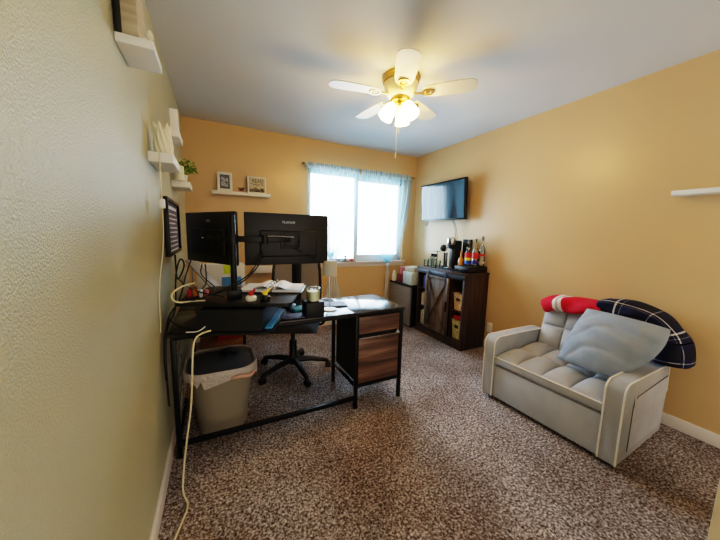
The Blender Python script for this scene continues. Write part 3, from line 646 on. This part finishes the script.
# ------------------------------------------------------------------ TV
tv = thing('television', 'flat screen television tilted on a bracket on the right wall', 'television', (2.93, 2.89, 1.72))
tv.rotation_euler = (0, R(-3), 0)
MB().box((-.02, -.405, -.245), (.02, .405, .245), .006).build('casing', M['tvf'], tv)
MB().box((-.0215, -.385, -.222), (-.0195, .385, .225)).build('screen', M['tv'], tv)
MB().box((.02, -.30, -.17), (.05, .30, .13), .012).build('rear_housing', M['tvf'], tv)
MB().box((.05, -.10, -.10), (.105, .10, .10), .004).build('wall_bracket', M['blackm'], tv)
MB().tube([(2.93, 3.19, 1.487), (2.92, 3.19, 1.42), (2.925, 3.16, 1.40), (2.93, 3.15, 1.487)], .003, 7, 3).build('cord_loop', M['cordb'], tv, True)
cable('thin cord from the television down to the coffee maker', [(2.95, 2.72, 1.475), (2.99, 2.70, 1.40), (3.0, 2.70, 1.30), (2.98, 2.63, 1.15)], .003, g='cords below the television')
cable('second thin cord from the television down behind the coffee maker', [(2.95, 2.69, 1.475), (3.0, 2.685, 1.38), (3.01, 2.66, 1.2), (3.015, 2.64, 1.0), (3.015, 2.64, ct_+.004)], .003, g='cords below the television')

# ------------------------------------------------------------------ bar cabinet
cb = thing('bar_cabinet', 'dark walnut cabinet with a sliding plank barn door and open bays', 'cabinet', (2.85, 2.58, 0))
cx0, cx1, cy0, cy1, ct = 2.66, 3.03, 2.175, 2.985, .873
def P(name, a, b, m='cabw', par=None, bev=.002, label=None): return MB().box(a, b, bev).build(name, M[m], par or cb, True, label=label)
P('side_panel', (cx0+.012, cy0, 0), (cx1, cy0+.022, ct-.022)); P('side_panel', (cx0+.012, cy1-.022, 0), (cx1, cy1, ct-.022))
P('top_panel', (cx0-.008, cy0-.008, ct-.022), (cx1, cy1+.008, ct)); P('back_panel', (cx1-.008, cy0+.022, .02), (cx1, cy1-.022, ct-.022))
P('plinth', (cx0, cy0, 0), (cx0+.018, cy1, .105)); P('bottom_panel', (cx0+.018, cy0+.022, .08), (cx1-.008, cy1-.022, .10))
for y in (2.385, 2.79): P('divider', (cx0+.02, y-.009, .10), (cx1-.008, y+.009, ct-.022))
P('shelf', (cx0+.02, cy0+.022, .42), (cx1-.008, 2.376, .438))
P('shelf', (cx0+.02, 2.799, .34), (cx1-.008, cy1-.022, .356)); P('shelf', (cx0+.02, 2.799, .575), (cx1-.008, cy1-.022, .591))
P('stile', (cx0, cy0, .105), (cx0+.018, cy0+.03, ct-.022)); P('stile', (cx0, cy1-.03, .105), (cx0+.018, cy1, ct-.022))
P('front_rail', (cx0, cy0+.03, .79), (cx0+.018, cy1-.03, ct-.022), 'greyrail')  # bluish reflection along the cabinet front is put into this blue-grey colour
P('door_track', (cx0-.016, cy0+.02, .80), (cx0-.006, cy1-.02, .835), 'greyrail')
bd_ = P('barn_door', (cx0-.02, 2.39, .115), (cx0-.004, 2.785, .79), 'cabd')
mb = MB(); w = .035; y0, y1, z0, z1 = 2.39, 2.785, .115, .79; xa, xb = cx0-.032, cx0-.02
mb.box((xa, y0, z0), (xb, y0+w, z1), .002).box((xa, y1-w, z0), (xb, y1, z1), .002).box((xa, y0+w, z1-w), (xb, y1-w, z1), .002).box((xa, y0+w, z0), (xb, y1-w, z0+w), .002)
mb.bar((xb-.005, y0+w, z0+w), (xb-.005, y1-w, z1-w), .03, .008); mb.bar((xb-.005, y1-w, z0+w), (xb-.005, y0+w, z1-w), .03, .0085)
mb.build('door_bracing', M['cabd'], bd_, True)
P('door_handle', (cx0-.045, 2.398, .40), (cx0-.032, 2.412, .52), 'blackm', bd_)
for y in (2.44, 2.735):
    MB().box((cx0-.036, y-.012, .73), (cx0-.03, y+.012, .83), .001).lathe([(.016, 0), (.016, .01)], (0, 0, 0), 14, TRS((cx0-.036, y, .835), 0, 0, R(90))).build('roller', M['greyrail'], bd_, True)

def tagged(mb, name, m, label, cat, g=None): return tag(mb.build(name, M[m]), label, cat, g)
def basket(label, a, b, m):
    t_ = thing('basket', label, 'basket', ((a[0]+b[0])/2, (a[1]+b[1])/2, a[2]))
    cx, cy = (a[0]+b[0])/2, (a[1]+b[1])/2; w, d, h = b[0]-a[0], b[1]-a[1], b[2]-a[2]
    def sh(p, z): return [(x, y, z) for x, y, _ in p]
    mb = MB(); loft(mb, [sh(rrz(w*.9, d*.9, .02, 0), 0), sh(rrz(w, d, .02, 0), h), sh(rrz(w*.92, d*.92, .02, 0), h), sh(rrz(w*.84, d*.84, .02, 0), .01)], True, True)
    mb.build('woven_body', M[m], t_)
    MB().tube([(p[0]*1.0, p[1]*1.0, h) for p in rrz(w, d, .02, 0)]+[(rrz(w, d, .02, 0)[0][0], rrz(w, d, .02, 0)[0][1], h)], .006, 6).build('rim', M[m], t_)
    mb = MB().box((-w/2-.003, -d*.15, h*.6), (-w/2+.006, d*.15, h*.75), .002); mb.build('handle_slot', M['ink'], t_)
basket('light wicker basket on the upper shelf of the right cabinet bay', (2.69, 2.205, .4385), (2.95, 2.368, .625), 'wick')
basket('khaki woven basket on the bottom of the right cabinet bay', (2.69, 2.205, .1005), (2.95, 2.368, .32), 'wickd')
tagged(MB().box((2.70, 2.23, .322), (2.93, 2.35, .372), .01), 'red_packet', 'redm', 'red packet lying on top of the khaki basket in the cabinet', 'packet')
k = 0
for z, hs in ((.5915, (.16, .17, .15, .165, .155)), (.3565, (.17, .18, .17, .18, .16)), (.1005, (.19, .2, .19, .2, .18))):
    y = 2.803
    cols = [('maroon', 'wick', 'redm', 'lblue', 'ink'), ('wick', 'paper', 'wickd', 'wick', 'cream'), ('cream', 'wick', 'paper', 'wickd', 'wick')][k]
    rown = ['top shelf', 'middle shelf', 'bottom shelf'][k]
    for j, h_ in enumerate(hs):
        wd = .026
        o = MB().box((2.70, y, z), (2.88, y+wd-.002, z+h_), .002).build('book', M[cols[j]])
        pos = ['nearest the barn door', 'second from the barn door', 'middle', 'second from the fridge', 'nearest the fridge'][j]
        tag(o, '%s book in the left cabinet bay, %s, %s' % ({'maroon': 'maroon', 'wick': 'tan', 'redm': 'red', 'lblue': 'blue', 'ink': 'black', 'paper': 'white', 'wickd': 'olive', 'cream': 'cream'}[cols[j]], rown, pos), 'book', 'books in the left cabinet bay')
        y += wd
    k += 1
# pod drawer box
pb = thing('pod_box', 'low black box on the cabinet top under the liquor bottles', 'drawer box', (2.87, 2.33, ct))
MB().box((2.745, 2.20, ct+.0005), (3.02, 2.42, ct+.065), .003).build('body', M['knife'], pb, True); MB().box((2.735, 2.21, ct+.008), (2.745, 2.41, ct+.058), .002).build('drawer', M['black'], pb, True)
BZ = ct+.0655
def bottle(label, x, y, r, h, body, labels, capm='cap', z=BZ, g='liquor bottles on the cabinet'):
    t_ = thing('bottle', label, 'bottle', (x, y, z), 0, g)
    MB().lathe([(r*.8, 0), (r, .006), (r, h*.55), (r*.75, h*.63), (r*.36, h*.72), (r*.33, h*.88), (r*.001+.001, h*.88)], (0, 0, 0), 20).build('glass_body', M[body], t_)
    MB().lathe([(r*.42, h*.86), (r*.42, h), (.001, h)], (0, 0, 0), 14).build('cap', M[capm], t_)
    for (m_, a, b) in labels: MB().lathe([(r+.0008, h*a), (r+.0008, h*b)], (0, 0, 0), 20, cap=False).build('paper_label', M[m_], t_)
bottle('clear bottle with red, yellow and blue label beside the coffee maker', 2.90, 2.375, .037, .30, 'glass', [('lblue', .05, .2), ('lyel', .2, .3), ('lred', .3, .5)])
bottle('clear bottle with red and purple label, middle of the three liquor bottles', 2.90, 2.275, .035, .31, 'glass', [('lpur', .08, .22), ('lred', .28, .5)])
bottle('tall clear bottle with narrow dark cap, rightmost on the cabinet', 2.96, 2.235, .033, .34, 'glass', [('signp', .1, .18), ('lred', .35, .42)])
bottle('short amber bottle with orange body left of the liquor bottles', 2.88, 2.462, .033, .22, 'orange', [], 'orange', ct+.0005)
tagged(MB().box((2.94, 2.43, ct+.0005), (3.02, 2.51, BZ+.30), .004), 'tall_box', 'knife', 'tall dark box behind the amber bottle on the cabinet', 'box')
cm = thing('coffee_maker', 'black and chrome pod coffee maker on the cabinet', 'coffee maker', (2.87, 2.58, ct))
MB().box((2.84, 2.545, ct+.0005), (2.98, 2.625, ct+.35), .02, seg=3).build('body', M['charcoal'], cm, True)
MB().lathe([(.048, 0), (.052, .01), (.052, .07), (.04, .085), (.001, .088)], (2.83, 2.585, ct+.30), 24).build('brew_head', M['chrome'], cm, True)
MB().lathe([(.044, 0), (.048, .05)], (2.83, 2.585, ct+.25), 24).build('spout_collar', M['black'], cm, True)
MB().box((2.76, 2.545, ct+.0005), (2.87, 2.625, ct+.025), .006).build('drip_tray', M['chrome'], cm, True)
MB().tube([(2.795, 2.627, ct+.03), (2.795, 2.627, ct+.28)], .004, 8).build('side_column', M['chrome'], cm, True)
mf = thing('milk_frother', 'round black appliance head on a stand left of the coffee maker', 'appliance', (2.87, 2.73, ct))
MB().lathe([(.04, 0), (.04, .02), (.024, .03), (.024, .17), (.03, .19)], (2.88, 2.72, ct+.0005), 20).build('stand', M['black'], mf, True)
MB().lathe([(.001, -.04), (.03, -.034), (.046, -.01), (.046, .012), (.03, .034), (.001, .04)], (0, 0, 0), 20, TRS((2.86, 2.74, ct+.245), 0, 0, R(70))).build('head', M['black'], mf, True)
for j, (x, y, h_) in enumerate(((2.71, 2.66, .10), (2.71, 2.735, .12), (2.715, 2.81, .11), (2.86, 2.935, .13), (2.71, 2.885, .09))):
    o = MB().lathe([(.022, 0), (.027, .004), (.032, h_), (.0295, h_), (.024, .006), (.001, .006)], (x, y, ct+.0005), 18).build('drinking_glass', M['glass'])
    tag(o, ['clear glass on the cabinet nearest the coffee maker', 'clear glass on the cabinet, second from the coffee maker', 'clear glass in the middle of the row on the cabinet', 'tall clear glass at the back of the glasses on the cabinet', 'short clear glass on the cabinet nearest the fridge'][j], 'glass', 'drinking glasses on the cabinet')
rk = thing('wire_rack', 'dark wire rack holding small cups beside the glasses on the cabinet', 'rack', (2.83, 2.84, ct))
mb = MB()
for y in (2.79, 2.78): mb.tube([(2.80, y, ct+.002), (2.80, y, ct+.2)], .003, 6); mb.tube([(2.80, y, ct+.2), (2.86, y, ct+.2)], .003, 6)
mb.tube([(2.80, 2.79, ct+.1), (2.80, 2.87, ct+.1)], .003, 6); mb.tube([(2.80, 2.79, ct+.2), (2.80, 2.87, ct+.2)], .003, 6); mb.tube([(2.86, 2.79, ct+.2), (2.86, 2.87, ct+.2)], .003, 6); mb.build('wire_frame', M['blackm'], rk, True)
for y in (2.805, 2.855):
    MB().lathe([(.018, 0), (.024, .04), (.022, .04), (.001, .004)], (2.785, y, ct+.13), 14).build('cup', M['smoke'], rk, True)
tm = thing('pod_tray', 'dark tray of small foil coffee pods along the front of the cabinet top', 'tray', (2.71, 2.42, ct))
MB().box((2.665, 2.25, ct+.0005), (2.73, 2.615, ct+.012), .003).build('tray', M['black'], tm, True)
for j in range(9):
    for i in range(2):
        MB().lathe([(.009, 0), (.013, .014), (.001, .016)], (2.683+.03*i, 2.272+.039*j, ct+.012), 10).build('coffee_pod', M['smoke' if False else 'greyrail'], tm, True)

# ------------------------------------------------------------------ mini fridge
fg = thing('mini_fridge', 'small stainless mini fridge with a black top left of the cabinet', 'fridge', (2.8, 3.28, 0))
fx, fy0, fy1, fz = 2.595, 3.045, 3.555, .595
MB().box((fx+.035, fy0, .015), (3.03, fy1, fz-.005), .004).build('cabinet_body', M['black'], fg, True)
MB().box((fx, fy0+.004, .03), (fx+.032, fy1-.004, fz-.03), .006).build('door', M['steel'], fg, True)
MB().box((fx+.0, fy0, fz-.028), (3.03, fy1, fz), .005).build('top_panel', M['black'], fg, True)
for x, y in ((2.66, fy0+.04), (2.66, fy1-.04), (2.99, fy0+.04), (2.99, fy1-.04)): MB().cyl((x, y, 0), .015, .016, 10).build('foot', M['black'], fg, True)
g = 'boxes and bottles on the mini fridge'
o = tagged(MB().box((2.62, 3.06, fz+.0005), (2.80, 3.26, fz+.17), .004), 'floral_box', 'floral', 'white floral print box on the mini fridge, nearest the cabinet', 'box')
tagged(MB().box((-.09, -.09, 0), (.09, .09, .07), .006, TRS((2.74, 3.17, fz+.171), R(8))), 'white_packet', 'signp', 'crumpled white packet on top of the floral box', 'packet')
tagged(MB().box((2.64, 3.29, fz+.0005), (2.78, 3.44, fz+.11), .004), 'maroon_box', 'maroon', 'maroon box on the mini fridge beside the floral box', 'box')
tagged(MB().lathe([(.05, 0), (.052, .004), (.052, .10), (.045, .105), (.001, .105)], (2.70, 3.36, fz+.111), 22), 'pink_tin', 'pink', 'round pink tin on top of the maroon box', 'tin')
jb = thing('white_jug', 'small white bottle on the corner of the mini fridge under the curtain knot', 'bottle', (2.63, 3.495, fz+.0005))
MB().lathe([(.032, 0), (.035, .01), (.035, .10), (.02, .125), (.018, .13)], (0, 0, 0), 18).build('body', M['cream'], jb); MB().lathe([(.022, .128), (.022, .15), (.001, .152)], (0, 0, 0), 14).build('cap', M['white'], jb)

# ------------------------------------------------------------------ sofa
sf = thing('loveseat_sofa', 'small grey tufted velvet sofa with pale piping against the right wall', 'sofa', (2.205, .612, 0), R(2))
sw, sd = .872, .80
aw, ah, ad = .092, .505, .66
def arm(yc0, yc1, name):
    n = 8; r = .06; base = [(0.0, .025), (0.0, ah-r)]
    prof = [(0.0, .03), (-.004, .2), (-.006, ah-.09)]+[(r-.006-r*cos(a), ah-r*1.0+r*sin(a)) for a in [pi/2*k/n for k in range(1, n+1)]]+[(.3, ah-.003), (ad-.06, ah-.012), (ad, ah-.02), (ad+.02, .3), (ad, .03)]
    mb = MB(); m_ = Matrix.Rotation(R(90), 4, 'X')
    a = [mb.bm.verts.new((x, yc0, z)) for x, z in prof]; b = [mb.bm.verts.new((x, yc1, z)) for x, z in prof]
    f0 = mb.bm.faces.new(a); f1 = mb.bm.faces.new(b[::-1]); nn = len(prof)
    for k in range(nn): mb.bm.faces.new((a[k], b[k], b[(k+1) % nn], a[(k+1) % nn]))
    es = list(set(f0.edges) | set(f1.edges)); bmesh.ops.bevel(mb.bm, geom=es, offset=.008, segments=3, profile=.5, affect='EDGES')
    o = mb.build('armrest', M['sofa'], sf, smooth=50)
    for y in (yc0, yc1):
        MB().tube([(x, y+(.004 if y == yc0 else -.004), z) for x, z in prof[:-1]], .0048, 6).build('piping', M['piping'], sf, label='pale piping')
    return o
arm(0, aw, 'near'); arm(sw-aw, sw, 'far')
# base + lower panel
MB().box((.03, aw, .025), (.72, sw-aw, .30), .004).build('base', M['sofal'], sf)
MB().box((.008, aw+.003, .03), (.035, sw-aw-.003, .285), .008).build('front_panel', M['sofal'], sf)
# tufted seat
def tuft(u, v, nu, nv):
    a = abs(sin(pi*nu*u)); b = abs(sin(pi*nv*v)); return (a**.45)*(b**.45)
def seatf(u, v):
    x = .002+.57*u; y = aw+.002+(sw-2*aw-.004)*v
    return (x, y, .355+.052*tuft(u, v, 2, 4)*(1 if u > 0 else 0)+.01*u)
mb = MB(); mb.grid(seatf, 44, 88); mb.box((-.004, aw+.002, .305), (.56, sw-aw-.002, .357), .006); mb.build('seat_cushion', M['sofa'], sf, smooth=70)
MB().tube([(-.003, aw+.004, .357), (-.003, sw-aw-.004, .357)], .005, 6).build('piping', M['piping'], sf, label='pale piping')
# back
def backf(u, v):
    y = aw+.002+(sw-2*aw-.004)*u; z = .36+.375*v; x = .565+.11*v-.045*tuft(u, v, 4, 2)
    return (x, y, z)
mb = MB(); mb.grid(backf, 88, 44)
v = [(.565, .355), (.675, .735), (.75, .735), (.79, .10), (.6, .10)]
a = [mb.bm.verts.new((x, aw+.002, z)) for x, z in v]; b = [mb.bm.verts.new((x, sw-aw-.002, z)) for x, z in v]
mb.bm.faces.new(a); mb.bm.faces.new(b[::-1])
for k in range(5): mb.bm.faces.new((a[k], b[k], b[(k+1) % 5], a[(k+1) % 5]))
mb.build('backrest', M['sofal'], sf, smooth=70)
# side pocket
pk = MB().grid(lambda u, v: (.12+.52*u, -.001-.006*sin(pi*u)*sin(pi*v)-.004*abs(sin(9*v+2*u))*(1 if .55 < v < .95 else .1), .08+.335*v), 24, 30).build('side_pocket', M['sofal'], sf, smooth=60)
MB().tube([(.12, -.002, .08), (.12, -.002, .35), (.16, -.003, .405), (.64, -.003, .42)], .0022, 5).build('pocket_seam', M['stitch'], sf)
for x, y in ((.05, .05), (.05, sw-.05), (.62, .05), (.62, sw-.05)): MB().cyl((x, y, 0), .02, .03, 12).build('foot', M['black'], sf)

# blankets
def bundle(name, m, path, wx, hz, label, seed, nseg=60, sag=0):
    rn = random.Random(seed); Pp = [Vector(p) for p in path]
    def at(t):
        f = t*(len(Pp)-1); i = min(int(f), len(Pp)-2); q = f-i
        p0, p1, p2, p3 = Pp[max(i-1, 0)], Pp[i], Pp[i+1], Pp[min(i+2, len(Pp)-1)]
        return .5*((2*p1)+(-p0+p2)*q+(2*p0-5*p1+4*p2-p3)*q*q+(-p0+3*p1-3*p2+p3)*q**3)
    ph = [rn.uniform(0, 6.28) for _ in range(6)]
    def f(u, v):
        c = at(u); t = (at(min(1, u+.01))-at(max(0, u-.01))).normalized(); x = Vector((1, 0, 0)); z = x.cross(t).normalized()
        if z.dot(Vector((0, .3, 1))) < 0: z = -z
        a = 2*pi*v; e = .75
        en = min(1, (min(u, 1-u)/.04))**.5 if min(u, 1-u) < .04 else 1
        w_ = (wx if not callable(wx) else wx(u)); h_ = (hz if not callable(hz) else hz(u))
        sx = math.copysign(abs(cos(a))**e, cos(a)); sz = math.copysign(abs(sin(a))**e, sin(a))
        wr = 1+.07*sin(7*u*2+3*a+ph[0])+.04*sin(23*u+2*a+ph[1])
        return c+x*sx*w_*en*wr+z*sz*h_*en*wr
    return tag(MB().grid(f, nseg, 40, uv=True).build(name, M[m], smooth=70), label, 'blanket')
bundle('red_blanket', 'red', [(2.84, 1.41, .70), (2.83, 1.33, .735), (2.83, 1.2, .752), (2.83, 1.05, .765), (2.835, .98, .77)], .11, lambda u: .058+.008*sin(5*u), 'folded red blanket with white stripe over the left of the sofa back', 1)
bundle('plaid_blanket', 'plaid', [(2.845, 1.03, .80), (2.84, .94, .80), (2.845, .82, .795), (2.85, .72, .765), (2.85, .655, .69), (2.84, .625, .60), (2.835, .615, .50)], lambda u: .115+.012*u+.01*sin(6*u), lambda u: .04+.035*u+.01*sin(9*u), 'navy plaid blanket draped over the right end of the sofa back', 2)

# pillow
TL, TRr, BR, BL = Vector((2.66, 1.04, .785)), Vector((2.61, .59, .775)), Vector((2.375, .73, .452)), Vector((2.42, 1.08, .43))
nrm = (TRr-TL).cross(BL-TL).normalized()
if nrm.x > 0: nrm = -nrm
def pil(sg):
    def f(u, v):
        p = TL*(1-u)*(1-v)+TRr*u*(1-v)+BR*u*v+BL*(1-u)*v
        c = (TL+TRr+BR+BL)/4
        X, Y = 2*u-1, 2*v-1; ex = 1-X*X; ey = 1-Y*Y
        k = 1-.02*abs(X)**3*abs(Y)**3+.02*(ex+ey)*(1-ex*ey)
        q = c+(p-c)*k
        wr = (.02*abs(sin(8*v+5*u+1.5*sin(4*u)))**.6+.009*sin(19*v-5*u*u+2*sin(3*v)))*(ex*ey)**.5
        q = q+(TRr-TL).normalized()*(.045*sin(pi*min(1, v*1.05))*u**3)
        return q+nrm*(sg*(.088*(ex*ey)**.6+wr))
    return f
pw = thing('throw_pillow', 'plump blue grey pillow leaning on the sofa back', 'pillow', tuple((TL+TRr+BR+BL)/4))
MB().grid(pil(1), 40, 40).grid(pil(-1), 40, 40).build('pillowcase', M['pillow'], pw, True, smooth=80)

# outlet by cabinet
ot = thing('wall_outlet', 'white wall outlet low on the right wall beside the cabinet', 'outlet', (W-.004, 2.12, .235))
MB().box((W-.007, 2.09, .19), (W, 2.155, .30), .002).build('cover_plate', M['white'], ot, True); MB().box((W-.009, 2.108, .205), (W-.006, 2.138, .235), .001).box((W-.009, 2.108, .25), (W-.006, 2.138, .28), .001).build('socket', M['cream'], ot, True)

# ------------------------------------------------------------------ light
wd = bpy.data.worlds.new('sky'); S.world = wd; wd.use_nodes = True; nt = wd.node_tree; nn = nt.nodes
bg = nn['Background']; tc = nn.new('ShaderNodeTexCoord'); sx = nn.new('ShaderNodeSeparateXYZ'); rp = nn.new('ShaderNodeValToRGB')
nt.links.new(tc.outputs['Generated'], sx.inputs[0]); mp = nn.new('ShaderNodeMapRange'); mp.inputs['From Min'].default_value = -1; mp.inputs['From Max'].default_value = 1
nt.links.new(sx.outputs['Y'], mp.inputs['Value']); nt.links.new(mp.outputs['Result'], rp.inputs['Fac'])
e = rp.color_ramp.elements; e[0].position = .4; e[0].color = (.05, .044, .036, 1); e[1].position = .62; e[1].color = (.64, .83, 1, 1)
nt.links.new(rp.outputs['Color'], bg.inputs['Color']); bg.inputs['Strength'].default_value = 20.0
def area(name, loc, rot, sx_, sy_, e, col):
    l = bpy.data.lights.new(name, 'AREA'); l.shape = 'RECTANGLE'; l.size = sx_; l.size_y = sy_; l.energy = e; l.color = col
    o = bpy.data.objects.new(name, l); COL.objects.link(o); o.location = loc; o.rotation_euler = rot; return l
pt = area('window_portal', ((wx0+wx1)/2, D+.2, (wz0+wz1)/2), (R(-90), 0, 0), wx1-wx0+.2, wz1-wz0+.2, 1, (1, 1, 1)); pt.cycles.is_portal = True

# ------------------------------------------------------------------ camera
cam = bpy.data.cameras.new('camera'); co = bpy.data.objects.new('camera', cam); COL.objects.link(co)
r_ = Vector((0.89218863, -0.45111241, 0.02229445)); u_ = Vector((0.03868286, 0.12549815, 0.99133942)); f_ = Vector((0.45000343, 0.88359935, -0.12941834))
mx = Matrix((r_, u_, -f_)).transposed().to_4x4(); mx.translation = (0.27655, 0, 1.28607); co.matrix_world = mx
cam.sensor_width = 36; cam.lens = 283.4086/720*36; cam.clip_start = .02
S.camera = co
S.view_settings.view_transform = 'Filmic'; S.view_settings.look = 'High Contrast'; S.view_settings.exposure = .5
S.cycles.max_bounces = 8; S.cycles.transparent_max_bounces = 12; S.cycles.sample_clamp_indirect = 6
